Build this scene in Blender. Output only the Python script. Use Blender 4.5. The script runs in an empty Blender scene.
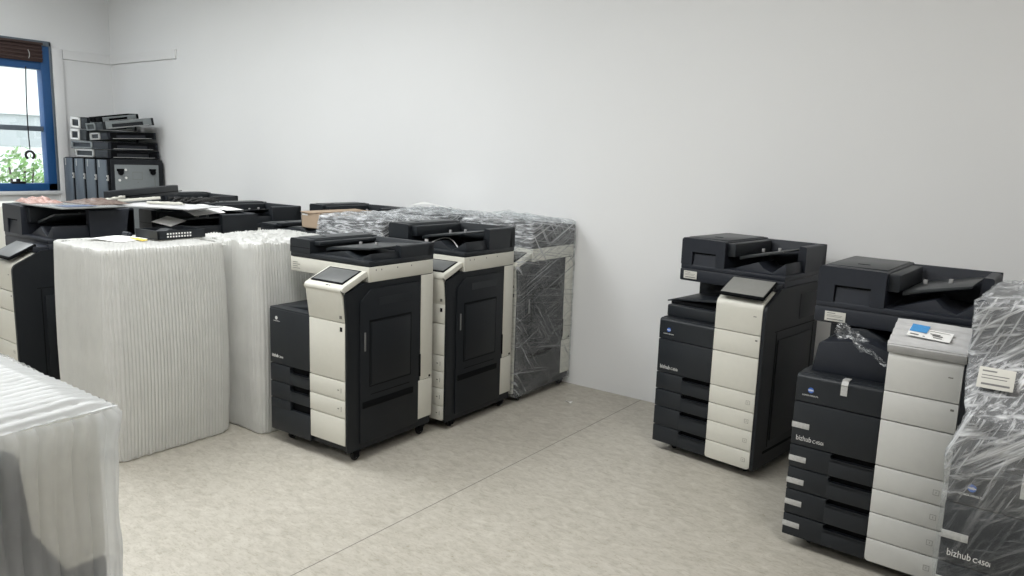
import bpy, bmesh, math, random
from mathutils import Vector, Matrix, noise
random.seed(7)
C = bpy.context.scene
COL = C.collection
PI = math.pi
R = math.radians

# ------------------------------------------------------------------ materials
def new_mat(name):
    m = bpy.data.materials.new(name); m.use_nodes = True
    nt = m.node_tree; nt.nodes.clear()
    out = nt.nodes.new('ShaderNodeOutputMaterial')
    return m, nt, out

def N(nt, kind, **kw):
    n = nt.nodes.new(kind)
    for k, v in kw.items():
        if k in n.inputs: n.inputs[k].default_value = v
        else: setattr(n, k, v)
    return n

def plastic(name, col, rough=.45, var=.06, bump=.02, scale=40, spec=.5, metal=0.0, coat=0.0):
    m, nt, out = new_mat(name)
    b = N(nt, 'ShaderNodeBsdfPrincipled', Roughness=rough, Metallic=metal)
    b.inputs['Specular IOR Level'].default_value = spec
    b.inputs['Coat Weight'].default_value = coat
    tc = N(nt, 'ShaderNodeTexCoord')
    nz = N(nt, 'ShaderNodeTexNoise', Scale=scale, Detail=3.0)
    nt.links.new(tc.outputs['Object'], nz.inputs['Vector'])
    mx = N(nt, 'ShaderNodeMix', data_type='RGBA')
    mx.inputs[6].default_value = (*[c*(1-var) for c in col], 1)
    mx.inputs[7].default_value = (*[min(1, c*(1+var)) for c in col], 1)
    nt.links.new(nz.outputs['Fac'], mx.inputs[0])
    nt.links.new(mx.outputs[2], b.inputs['Base Color'])
    if bump:
        n2 = N(nt, 'ShaderNodeTexNoise', Scale=scale*12, Detail=1.0)
        nt.links.new(tc.outputs['Object'], n2.inputs['Vector'])
        bp = N(nt, 'ShaderNodeBump', Strength=bump*4, Distance=.0006)
        nt.links.new(n2.outputs['Fac'], bp.inputs['Height'])
        nt.links.new(bp.outputs['Normal'], b.inputs['Normal'])
    nt.links.new(b.outputs['BSDF'], out.inputs['Surface'])
    return m

def ramp(nt, stops):
    r = nt.nodes.new('ShaderNodeValToRGB')
    e = r.color_ramp.elements
    while len(e) < len(stops): e.new(.5)
    for i, (p, c) in enumerate(stops):
        e[i].position = p
        e[i].color = (*c, 1) if isinstance(c, tuple) else (c, c, c, 1)
    return r

DARK = plastic('charcoal_plastic', (.0145, .0175, .0215), .45, .1, spec=.35)
DARK2 = plastic('charcoal_plastic_lid', (.024, .028, .031), .38, .1, spec=.4)
BLUE = plastic('slate_plastic', (.0165, .0195, .027), .45, .1, spec=.35)
BLACK = plastic('black_plastic_recess_shade', (.003, .0035, .0045), .8, .1, spec=.12)  # black parts; on recess backs the shade is put into the colour
SIDE = plastic('black_side_panel', (.0085, .0105, .0135), .5, .1, spec=.3)
CREAM = plastic('cream_plastic', (.64, .63, .565), .42, .03)
PALE = plastic('pale_grey_plastic', (.60, .60, .575), .42, .03)
SCREEN = plastic('grey_touchscreen', (.13, .135, .135), .38, .12, 0, 30, spec=.3)
SCREENB = plastic('pale_grey_touchscreen', (.24, .24, .225), .45, .08, 0, 30, spec=.3)
RUBBER = plastic('black_rubber', (.012, .012, .012), .7)
METAL = plastic('galvanised_metal', (.34, .36, .37), .42, .08, .02, 20, metal=.55)
SILVER = plastic('silver_tape', (.46, .46, .45), .35, .25, .02, 120)
STEEL = plastic('wheel_hub_grey', (.3, .3, .3), .4)
PAPER = plastic('white_paper', (.82, .82, .80), .7, .03)
LABELM = plastic('label_paper', (.56, .555, .51), .6, .04)
INK = plastic('grey_ink', (.16, .16, .16), .7)
LETTER = plastic('white_lettering', (.68, .68, .66), .5, 0, 0)
LOGO = plastic('blue_emblem', (.035, .13, .50), .4, 0, 0)
LINE = plastic('icon_line_grey', (.16, .155, .14), .6, 0, 0)
STICKY = plastic('blue_sticker', (.06, .28, .60), .6, .35, 0, 220)
LEAFLET = plastic('dull_blue_print', (.07, .10, .17), .5, .4, 0, 60)
FOAM = plastic('grey_foam_sheet', (.50, .50, .50), .5, .12, .05, 30)
CARD = plastic('brown_cardboard', (.37, .28, .20), .8, .08, .03, 25)
YELLOW = plastic('yellow_strip', (.85, .66, .12), .5)
SLATE = plastic('slate_blue_metal', (.088, .108, .13), .45, .06)
GREYPANEL = plastic('grey_metal_panel', (.21, .23, .235), .45, .08)
WINBLUE = plastic('blue_window_paint', (.016, .085, .24), .4, .08)
WINGREY = plastic('grey_window_trim', (.13, .16, .19), .5, .08)
WHITEWOOD = plastic('white_paint', (.78, .78, .78), .5, .02)
BROWNBLIND = plastic('brown_bamboo_blind', (.055, .032, .028), .7, .3, .05, 90)
CORD = plastic('dark_cord', (.01, .01, .01), .7)
PINKBAG = plastic('pinkish_crumpled_film', (.34, .21, .18), .35, .5, .1, 28)
BROWNBAG = plastic('brown_wrapping', (.12, .085, .07), .45, .5, .1, 30)
GREYSHEET = plastic('grey_acrylic_sheet', (.24, .25, .25), .2, .25, 0, 8)
OUTWALL = plastic('pale_outside_wall', (.75, .77, .75), .8, .03)
OUTGREY = plastic('grey_outside_wall', (.42, .45, .44), .8, .05)
LEAF = plastic('green_leaf', (.19, .34, .11), .6, .4, 0, 9)
LEAFP = plastic('pale_green_leaf', (.42, .52, .30), .6, .4, 0, 9)

def wall_mat():
    m, nt, out = new_mat('white_wall_paint')
    b = N(nt, 'ShaderNodeBsdfPrincipled', Roughness=.75)
    b.inputs['Specular IOR Level'].default_value = .3
    tc = N(nt, 'ShaderNodeTexCoord')
    n1 = N(nt, 'ShaderNodeTexNoise', Scale=.7, Detail=4.0)
    nt.links.new(tc.outputs['Object'], n1.inputs['Vector'])
    rp = ramp(nt, [(.3, (.785, .79, .79)), (.7, (.81, .815, .815))])
    nt.links.new(n1.outputs['Fac'], rp.inputs['Fac'])
    nt.links.new(rp.outputs['Color'], b.inputs['Base Color'])
    n2 = N(nt, 'ShaderNodeTexNoise', Scale=160, Detail=3.0)
    nt.links.new(tc.outputs['Object'], n2.inputs['Vector'])
    bp = N(nt, 'ShaderNodeBump', Strength=.08, Distance=.002)
    nt.links.new(n2.outputs['Fac'], bp.inputs['Height'])
    nt.links.new(bp.outputs['Normal'], b.inputs['Normal'])
    nt.links.new(b.outputs['BSDF'], out.inputs['Surface'])
    return m
WALL = wall_mat()

def floor_mat():
    m, nt, out = new_mat('mottled_beige_vinyl')
    b = N(nt, 'ShaderNodeBsdfPrincipled', Roughness=.5)
    b.inputs['Specular IOR Level'].default_value = .35
    tc = N(nt, 'ShaderNodeTexCoord')
    def noi(scale, detail, sx, sy, rot=0, dist=0.0):
        mp = N(nt, 'ShaderNodeMapping'); mp.inputs['Scale'].default_value = (sx, sy, 1); mp.inputs['Rotation'].default_value = (0, 0, rot)
        nt.links.new(tc.outputs['Object'], mp.inputs['Vector'])
        n = N(nt, 'ShaderNodeTexNoise', Scale=scale, Detail=detail, Distortion=dist)
        nt.links.new(mp.outputs['Vector'], n.inputs['Vector'])
        return n.outputs['Fac']
    r1 = ramp(nt, [(.28, (.415, .388, .335)), (.50, (.48, .452, .395)), (.74, (.545, .52, .46))])
    nt.links.new(noi(15, 10, 1, 1.7, R(35), .8), r1.inputs['Fac'])
    r2 = ramp(nt, [(.36, (.86, .85, .82)), (.5, (1, 1, 1)), (.66, (1.0, 1.0, 1.0))])
    nt.links.new(noi(55, 5, .6, 1.9, R(40), 1.2), r2.inputs['Fac'])
    r3 = ramp(nt, [(.3, (.93, .93, .92)), (.7, (1.0, 1.0, 1.0))])
    nt.links.new(noi(1.6, 4, 1, 1), r3.inputs['Fac'])
    r4 = ramp(nt, [(.0, (1, 1, 1)), (.66, (1, 1, 1)), (.72, (.80, .78, .73))])
    nt.links.new(noi(30, 3, 1, 1, R(10), 2.5), r4.inputs['Fac'])
    prev = r1.outputs['Color']
    for r in (r2, r3, r4):
        mx = N(nt, 'ShaderNodeMix', data_type='RGBA', blend_type='MULTIPLY'); mx.inputs[0].default_value = 1
        nt.links.new(prev, mx.inputs[6]); nt.links.new(r.outputs['Color'], mx.inputs[7]); prev = mx.outputs[2]
    nt.links.new(prev, b.inputs['Base Color'])
    bp = N(nt, 'ShaderNodeBump', Strength=.12, Distance=.002)
    nt.links.new(noi(40, 5, 1, 1.6, R(35)), bp.inputs['Height'])
    nt.links.new(bp.outputs['Normal'], b.inputs['Normal'])
    nt.links.new(b.outputs['BSDF'], out.inputs['Surface'])
    return m
FLOOR = floor_mat()
SEAM = plastic('vinyl_seam_line', (.20, .19, .17), .7, .2)

def film_mat(name, base, peak, layers, col=(.8, .82, .84), rough=.2, zmap=None, bump=.5, lo=.5, hi=.70):
    """thin plastic film: see-through between the wrinkles, whitish streaks along the folds, their highlights put into the opacity.
    layers: (rotation, scale) of streak fields, turned first and then stretched"""
    m, nt, out = new_mat(name)
    tr = N(nt, 'ShaderNodeBsdfTransparent'); tr.inputs['Color'].default_value = (.97, .98, .98, 1)
    b = N(nt, 'ShaderNodeBsdfPrincipled', Roughness=rough)
    b.inputs['Base Color'].default_value = (*col, 1); b.inputs['Specular IOR Level'].default_value = .8
    tc = N(nt, 'ShaderNodeTexCoord'); acc = None; hgt = None
    for k, (rot, sc) in enumerate(layers):
        m1 = N(nt, 'ShaderNodeMapping'); m1.inputs['Rotation'].default_value = rot; m1.inputs['Location'].default_value = (k*3.1, k*1.7, 0)
        m2 = N(nt, 'ShaderNodeMapping'); m2.inputs['Scale'].default_value = sc
        nt.links.new(tc.outputs['Object'], m1.inputs['Vector']); nt.links.new(m1.outputs[0], m2.inputs['Vector'])
        n1 = N(nt, 'ShaderNodeTexNoise', Scale=1.0, Detail=4.0, Roughness=.6, Distortion=.25)
        nt.links.new(m2.outputs[0], n1.inputs['Vector'])
        rp = ramp(nt, [(lo, 0.0), (hi, 1.0)]); nt.links.new(n1.outputs['Fac'], rp.inputs['Fac'])
        if acc is None: acc, hgt = rp.outputs['Color'], n1.outputs['Fac']
        else:
            mm = N(nt, 'ShaderNodeMath', operation='MAXIMUM'); nt.links.new(acc, mm.inputs[0]); nt.links.new(rp.outputs['Color'], mm.inputs[1]); acc = mm.outputs[0]
            ad = N(nt, 'ShaderNodeMath', operation='ADD'); nt.links.new(hgt, ad.inputs[0]); nt.links.new(n1.outputs['Fac'], ad.inputs[1]); hgt = ad.outputs[0]
    mr = N(nt, 'ShaderNodeMapRange'); mr.inputs[3].default_value = base; mr.inputs[4].default_value = peak  # whitish streak opacity stands in for highlights on the film
    nt.links.new(acc, mr.inputs[0]); fac = mr.outputs[0]
    if zmap:   # more layers of film near the top of the wrap
        sp = N(nt, 'ShaderNodeSeparateXYZ'); nt.links.new(tc.outputs['Object'], sp.inputs[0])
        zr = N(nt, 'ShaderNodeMapRange')
        for i, v in enumerate(zmap): zr.inputs[i+1].default_value = v
        nt.links.new(sp.outputs['Z'], zr.inputs[0])
        mu = N(nt, 'ShaderNodeMath', operation='MULTIPLY', use_clamp=True)
        nt.links.new(fac, mu.inputs[0]); nt.links.new(zr.outputs[0], mu.inputs[1]); fac = mu.outputs[0]
    bp = N(nt, 'ShaderNodeBump', Strength=bump, Distance=.012)
    nt.links.new(hgt, bp.inputs['Height']); nt.links.new(bp.outputs['Normal'], b.inputs['Normal'])
    mx = N(nt, 'ShaderNodeMixShader')
    nt.links.new(fac, mx.inputs[0]); nt.links.new(tr.outputs[0], mx.inputs[1]); nt.links.new(b.outputs[0], mx.inputs[2])
    nt.links.new(mx.outputs[0], out.inputs['Surface'])
    return m
WRAP = film_mat('stretch_wrap_film', .11, .62, [((R(52), 0, 0), (9, 2.2, 70)), ((R(-22), 0, 0), (9, 1.6, 95)), ((R(8), 0, 0), (9, 1.2, 130))], rough=.25, zmap=(.85, 1.12, .60, 1.35), lo=.52, hi=.70)
WRAPF = film_mat('stretch_wrap_film_front', .20, .85, [((0, R(40), 0), (3.5, 18, 60)), ((0, R(68), 0), (4.5, 18, 85)), ((0, R(15), 0), (7, 20, 45))], col=(.70, .72, .74), rough=.2, zmap=(.60, .82, .22, 1.1), lo=.53, hi=.70)
CLEAR = film_mat('clear_crumpled_film', .06, .8, [((0, R(38), 0), (8, 60, 90)), ((0, R(20), 0), (30, 60, 50))], rough=.12, lo=.55, hi=.72)

def ribbed_mat(name, opac, col=(.76, .76, .735), trans=.35):
    """air-column film: milky, slightly see-through, glossy"""
    m, nt, out = new_mat(name)
    tr = N(nt, 'ShaderNodeBsdfTransparent')
    d = N(nt, 'ShaderNodeBsdfPrincipled', Roughness=.28); d.inputs['Base Color'].default_value = (*col, 1)
    tl = N(nt, 'ShaderNodeBsdfTranslucent'); tl.inputs['Color'].default_value = (*col, 1)
    m1 = N(nt, 'ShaderNodeMixShader'); m1.inputs[0].default_value = trans
    nt.links.new(d.outputs[0], m1.inputs[1]); nt.links.new(tl.outputs[0], m1.inputs[2])
    tc = N(nt, 'ShaderNodeTexCoord')
    n1 = N(nt, 'ShaderNodeTexNoise', Scale=5.0, Detail=4.0); nt.links.new(tc.outputs['Object'], n1.inputs['Vector'])
    rp = ramp(nt, [(.3, max(0, opac-.1)), (.7, min(1, opac+.08))]); nt.links.new(n1.outputs['Fac'], rp.inputs['Fac'])
    m2 = N(nt, 'ShaderNodeMixShader')
    nt.links.new(rp.outputs['Color'], m2.inputs[0]); nt.links.new(tr.outputs[0], m2.inputs[1]); nt.links.new(m1.outputs[0], m2.inputs[2])
    nt.links.new(m2.outputs[0], out.inputs['Surface'])
    return m
RIB = ribbed_mat('air_column_film', .97)
RIBCLEAR = ribbed_mat('air_column_film_thin', .50, (.80, .82, .83))

# ------------------------------------------------------------------ mesh building
class MB:
    """collects shapes into one mesh"""
    def __init__(s): s.bm = bmesh.new(); s.mats = []; s.cur = 0
    def mat(s, m):
        if m not in s.mats: s.mats.append(m)
        s.cur = s.mats.index(m); return s
    def _take(s, t):
        for f in t.faces: f.material_index = s.cur
        me = bpy.data.meshes.new('tmp'); t.to_mesh(me); t.free()
        s.bm.from_mesh(me); bpy.data.meshes.remove(me); return s
    def box(s, x0, x1, y0, y1, z0, z1, b=0.0, seg=2, M=None):
        t = bmesh.new(); bmesh.ops.create_cube(t, size=1)
        for v in t.verts:
            v.co = Vector((x0+(v.co.x+.5)*(x1-x0), y0+(v.co.y+.5)*(y1-y0), z0+(v.co.z+.5)*(z1-z0)))
        if b > 0:
            b = min(b, .49*min(abs(x1-x0), abs(y1-y0), abs(z1-z0)))
            bmesh.ops.bevel(t, geom=t.edges[:], offset=b, segments=seg, profile=.5, affect='EDGES')
        if M is not None: bmesh.ops.transform(t, matrix=M, verts=t.verts)
        return s._take(t)
    def prism(s, pts, axis, lo, hi, b=0.0, seg=2, M=None):
        t = bmesh.new()
        def P(a, c, w):
            return {'x': (w, a, c), 'y': (a, w, c), 'z': (a, c, w)}[axis]
        v0 = [t.verts.new(P(a, c, lo)) for a, c in pts]; v1 = [t.verts.new(P(a, c, hi)) for a, c in pts]
        n = len(pts)
        t.faces.new(v0[::-1]); t.faces.new(v1)
        for i in range(n): t.faces.new((v0[i], v0[(i+1) % n], v1[(i+1) % n], v1[i]))
        bmesh.ops.recalc_face_normals(t, faces=t.faces)
        if b > 0: bmesh.ops.bevel(t, geom=t.edges[:], offset=b, segments=seg, profile=.5, affect='EDGES')
        if M is not None: bmesh.ops.transform(t, matrix=M, verts=t.verts)
        return s._take(t)
    def cyl(s, p0, p1, r, n=16, r2=None, b=0.0):
        p0, p1 = Vector(p0), Vector(p1); d = p1-p0
        t = bmesh.new(); bmesh.ops.create_cone(t, cap_ends=True, segments=n, radius1=r, radius2=r if r2 is None else r2, depth=d.length)
        if b > 0: bmesh.ops.bevel(t, geom=[e for e in t.edges if len(e.link_faces) == 2 and any(len(f.verts) > 4 for f in e.link_faces)], offset=b, segments=2, affect='EDGES')
        q = Vector((0, 0, 1)).rotation_difference(d.normalized())
        bmesh.ops.transform(t, matrix=Matrix.Translation((p0+p1)/2) @ q.to_matrix().to_4x4(), verts=t.verts)
        return s._take(t)
    def tube(s, pts, r, n=8):
        t = bmesh.new(); pts = [Vector(p) for p in pts]; rings = []
        for i, p in enumerate(pts):
            d = (pts[min(i+1, len(pts)-1)]-pts[max(i-1, 0)]).normalized()
            a = d.orthogonal().normalized(); b = d.cross(a)
            if rings and False: pass
            q = Vector((0, 0, 1)).rotation_difference(d)
            rings.append([t.verts.new(p+q @ Vector((r*math.cos(2*PI*k/n), r*math.sin(2*PI*k/n), 0))) for k in range(n)])
        for i in range(len(rings)-1):
            for k in range(n): t.faces.new((rings[i][k], rings[i][(k+1) % n], rings[i+1][(k+1) % n], rings[i+1][k]))
        t.faces.new(rings[0][::-1]); t.faces.new(rings[-1])
        return s._take(t)
    def grid(s, nx, ny, fn, thick=0.0):
        t = bmesh.new(); V = [[t.verts.new(fn(i/(nx-1), j/(ny-1))) for j in range(ny)] for i in range(nx)]
        for i in range(nx-1):
            for j in range(ny-1): t.faces.new((V[i][j], V[i+1][j], V[i+1][j+1], V[i][j+1]))
        if thick:
            bmesh.ops.recalc_face_normals(t, faces=t.faces)
            bmesh.ops.solidify(t, geom=t.faces[:], thickness=thick)
        return s._take(t)
    def rings(s, rings, cap0=False, cap1=False):
        t = bmesh.new(); V = [[t.verts.new(p) for p in r] for r in rings]; n = len(V[0])
        for i in range(len(V)-1):
            for k in range(n): t.faces.new((V[i][k], V[i][(k+1) % n], V[i+1][(k+1) % n], V[i+1][k]))
        if cap0: t.faces.new(V[0][::-1])
        if cap1: t.faces.new(V[-1])
        return s._take(t)
    def build(s, name, m=None, parent=None, smooth=35):
        me = bpy.data.meshes.new(name); s.bm.to_mesh(me); s.bm.free()
        for x in (s.mats or [m]): me.materials.append(x)
        if smooth:
            me.polygons.foreach_set('use_smooth', [True]*len(me.polygons))
            me.set_sharp_from_angle(angle=R(smooth))
        o = bpy.data.objects.new(name, me); COL.objects.link(o)
        if parent: o.parent = parent
        return o

def tag(o, label, cat, group=None, kind=None):
    if label: o['label'] = label
    if cat: o['category'] = cat
    if group: o['group'] = group
    if kind: o['kind'] = kind
    return o
def empty(name, loc=(0, 0, 0), rz=0.0):
    o = bpy.data.objects.new(name, None); COL.objects.link(o); o.empty_display_size = .1
    o.location = loc; o.rotation_euler = (0, 0, rz); return o
def struct(o): o['kind'] = 'structure'; return o
def copy_tree(o, parent=None):
    c = o.copy(); COL.objects.link(c)
    if parent: c.parent = parent
    for ch in o.children: copy_tree(ch, c)
    return c

def text_mesh(body, size, thick=.0004, bold=0.0):
    cu = bpy.data.curves.new('lettering', 'FONT'); cu.body = body; cu.size = size; cu.extrude = thick; cu.offset = bold; cu.resolution_u = 3
    o = bpy.data.objects.new('lettering', cu); COL.objects.link(o)
    bpy.context.view_layer.update()
    me = bpy.data.meshes.new_from_object(o.evaluated_get(bpy.context.evaluated_depsgraph_get()))
    bpy.data.objects.remove(o); bpy.data.curves.remove(cu)
    return me
TEXTS = {}
def front_text(body, size, x, y, z, parent, name='lettering', bold=0.0, m=None, width=None):
    """lettering on a face that looks towards -Y"""
    k = (body, size, bold)
    if k not in TEXTS: TEXTS[k] = text_mesh(body, size, bold=bold)
    me = TEXTS[k].copy(); me.materials.clear(); me.materials.append(m or LETTER)
    w = max(v.co.x for v in me.vertices)-min(v.co.x for v in me.vertices)
    f = (width/w) if width else 1
    for v in me.vertices: v.co = Vector((v.co.x*f, -v.co.z, v.co.y*1.0))
    o = bpy.data.objects.new(name, me); COL.objects.link(o); o.parent = parent; o.location = (x, y, z); return o

def emblem(parent, x, y, z, r, blue=True):
    """round emblem: oval disc crossed by pale bars, as on the machines"""
    b = MB().mat(LOGO if blue else LETTER)
    b.cyl((0, 0, 0), (0, -.0012, 0), r, 28)
    b.mat(LETTER if blue else DARK)
    if not blue: o = b.build('emblem', None, parent); o.location = (x, y, z); return o
    for k, (dz, w, t) in enumerate([(.0, .92, .14), (.30, .55, .04), (-.30, .55, .04)]):
        b.box(-w*r, w*r, -.0018, -.0006, (dz-t)*r, (dz+t)*r)
    o = b.build('emblem', None, parent); o.location = (x, y, z); return o

# ------------------------------------------------------------------ copier pieces
def icon(parent, x, z, y=-.0005, s=.011, kind=0):
    b = MB(); t = .0011
    if kind == 0:
        b.box(x-s, x+s, y-.0006, y, z+s-t, z+s); b.box(x-s, x+s, y-.0006, y, z-s, z-s+t)
        b.box(x-s, x-s+t, y-.0006, y, z-s, z+s); b.box(x+s-t, x+s, y-.0006, y, z-s, z+s)
        b.box(x-.0008, x+.0008, y-.0006, y, z-.004, z+.004)
    else:
        b.box(x-.020, x-.008, y-.0006, y, z-.003, z+.003); b.box(x+.006, x+.009, y-.0006, y, z-.013, z+.013)
    return b.build('tray_icon', LINE, parent)

def caster(parent, x, y, r=.030):
    c = MB(); c.box(x-.022, x+.022, y-.024, y+.024, 2*r-.004, 2*r+.016, .004); c.box(x-.016, x-.011, y-.018, y+.018, r*.7, 2*r, .001); c.box(x+.011, x+.016, y-.018, y+.018, r*.7, 2*r, .001)
    o = c.build('caster', BLACK, parent)
    w = MB().mat(RUBBER); w.cyl((x-.010, y, r), (x+.010, y, r), r, 20, b=.004); w.mat(STEEL); w.cyl((x-.012, y, r), (x+.012, y, r), r*.45, 14)
    w.build('wheel', None, o)
    return o

def drawer(parent, z0, z1, m, wm, wl, wr, grip=.035, x0=0.0, gx=.165, ic=0, wy=0.0, name='drawer'):
    """dark drawer front with a real finger recess, and its pale cover on the right"""
    b = MB().mat(m); g = .0020
    b.box(x0, gx, .0, .03, z0+g, z1-g, .003); zt = z1-grip*.72
    b.box(gx-.004, wl-.002, .0, .03, z0+g, zt, .003)
    b.mat(BLACK); b.box(gx-.004, wl-.002, .024, .03, zt-.004, z1-g)  # finger recess back painted black for the shade inside
    b.mat(m); b.prism([(.0, zt), (.010, zt), (.024, zt-.012), (.0, zt-.012)], 'x', gx, wl-.002)
    q = .011
    for cz, a0 in ((zt+q, 270), (z1-g-q, 180)):
        arc = [(gx+q+q*math.cos(R(a0-a)), cz+q*math.sin(R(a0-a))) for a in (0, 22, 45, 68, 90)]
        edge = zt-.001 if a0 == 270 else z1-g
        b.prism([(gx-.002, edge)]+([(gx+q, edge)]+arc+[(gx-.002, cz)] if a0 == 270 else [(gx-.002, cz)]+arc+[(gx+q, edge)]), 'y', .0, .024)
    o = b.build(name, None, parent)
    w = MB()
    if z0 < .1: w.prism(rounded([(wl, z0+g, .016), (wr, z0+g, .016), (wr, z1-g, .002), (wl, z1-g, .002)]), 'y', wy, wy+.03, .001)
    else: w.box(wl, wr, wy, wy+.03, z0+g, z1-g, .0018)
    cv = w.build('drawer_cover', wm, o)
    if ic is not None: icon(cv, wr-.036, (z0+z1)/2, wy-.0002, .0105, ic)
    return o

def rounded(pts, n=4):
    """polygon with per-corner radius (x, y, r)"""
    out = []; m = len(pts)
    for i, (x, y, r) in enumerate(pts):
        if r <= 0: out.append((x, y)); continue
        p = Vector((x, y)); a = (Vector(pts[i-1][:2])-p).normalized(); b = (Vector(pts[(i+1) % m][:2])-p).normalized()
        ang = a.angle(b); d = r/math.tan(ang/2); c = p+(a+b).normalized()*(r/math.sin(ang/2))
        s, e = p+a*d-c, p+b*d-c
        a0 = math.atan2(s.y, s.x); a1 = math.atan2(e.y, e.x); da = (a1-a0+PI) % (2*PI)-PI
        for k in range(n+1): t = a0+da*k/n; out.append((c.x+r*math.cos(t), c.y+r*math.sin(t)))
    return out

def feeder(parent, x0, x1, y0, y1, z0, z1, hx, m, handle=True, lid=.028, cover=None):
    """document feeder: head with grip on the left, sloping tray, raised rear wall and end block"""
    b = MB().mat(m); cover = cover or DARK2
    b.box(x0, x1, y0, y1, z0, z0+lid, .006)
    h = z0+lid-.002
    b.prism(rounded([(x0, h, 0), (hx, h, 0), (hx, z1-.004, .008), (x0, z1, .016)]), 'y', y0+.016, y1)
    if handle:
        ox0, ox1, oz = x0+.07, x0+.215, z0+(z1-z0)*.56
        b.prism(rounded([(x0, h, 0), (ox0, h, 0), (ox0, z1-.002, 0), (x0, z1, .016)]), 'y', y0-.002, y0+.018)
        b.prism(rounded([(ox1, h, 0), (hx, h, 0), (hx, z1-.004, .008), (ox1, z1-.003, 0)]), 'y', y0-.002, y0+.018)
        b.box(ox0-.001, ox1+.001, y0-.002, y0+.018, oz, z1-.003)
        b.mat(BLACK); b.box(ox0, ox1, y0+.013, y0+.017, h, oz); b.mat(m)  # black back of the grip opening, its shade put into the colour
        b.prism([(y0+.012, oz-.010), (y0+.016, oz-.010), (y0+.016, h), (y0+.002, h)], 'x', ox0+.006, ox1-.002)
    else:
        b.prism(rounded([(x0, h, 0), (hx, h, 0), (hx, z1-.004, .01), (x0, z1, .016)]), 'y', y0-.002, y0+.02)
        b.mat(BLACK); b.box(x0+.002, hx-.002, y0-.003, y0+.01, h+.004+(z1-h)*.3, h+.006+(z1-h)*.3); b.mat(m)
    # rear wall and right end
    b.prism(rounded([(y1-.055, h, 0), (y1, h, 0), (y1, z1-.01, .01), (y1-.03, z1-.008, .006)]), 'x', hx-.01, x1)
    b.prism(rounded([(x1-.05, h, 0), (x1, h, 0), (x1, z1-.012, .01), (x1-.042, z1-.010, .008)]), 'y', y0+.24, y1-.004)
    o = b.build('document_feeder', None, parent)
    c = MB().mat(cover); cw = hx-x0
    c.box(x0+.012, hx-.012, y0+.05, y1-.03, z1-.006, z1+.0015, .003)
    c.mat(BLACK); c.box(x0+cw*.42, x0+cw*.60, y0+.16, y0+.172, z1+.001, z1+.003)
    c.mat(DARK); c.box(hx-.01, hx+.045, y0+.03, y1-.05, z0+lid+.02+(z1-z0-lid)*.3, z1-.012, .006)
    c.build('feeder_cover', None, o)
    t = MB().mat(cover); zt0, zt1 = z0+(z1-z0)*.55, z0+(z1-z0)*.84
    t.prism([(hx+.05, zt0), (hx+.10, zt0+.012), (x1-.055, zt1), (x1-.055, zt1-.010), (hx+.10, zt0-.004), (hx+.05, zt0-.02)], 'y', y0+.07, y1-.07, .002)
    t.mat(STEEL)
    for fx in (.28, .55):
        xx = hx+(x1-hx)*fx; zz = zt0+(zt1-zt0)*fx
        t.box(xx-.008, xx+.008, y0+.25, y0+.262, zz, zz+.020, .002)
    t.build('feeder_tray', None, o)
    r = MB(); xa = hx+.02; L = x1-.012-xa; hz = (z1-z0)*.33
    r.prism([(xa, h), (xa+L*.50, h+hz*.95), (xa+L*.60, h+hz*.45), (xa+L*.75, h+hz*.12), (xa+L*.98, h+hz*1.1), (xa+L, h)], 'y', y0+.035, y0+.24, .002)
    r.build('exit_ramp', m, o)
    return o

def stickers(parent, zs, xs=.0, dark=True):
    for z in zs:
        b = MB(); b.box(-.0015, .070, -.0015, .0, z-.012, z+.012, .0003); b.box(-.0015, 0, -.0015, .012, z-.012, z+.012)
        b.build('tape_strip', SILVER, parent)
def paper_label(parent, x0, x1, z0, z1, y, bars=True):
    b = MB().mat(LABELM); b.box(x0, x1, y-.0012, y, z0, z1, .0003); b.mat(INK)
    w, h = x1-x0, z1-z0
    for k, (a, c, q, t) in enumerate([(.1, .5, .82, .035), (.1, .85, .62, .02), (.1, .8, .48, .02), (.12, .9, .2, .045)]):
        b.box(x0+w*a, x0+w*c, y-.0016, y-.001, z0+h*(q-t), z0+h*(q+t))
    return b.build('paper_label', None, parent)

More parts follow.
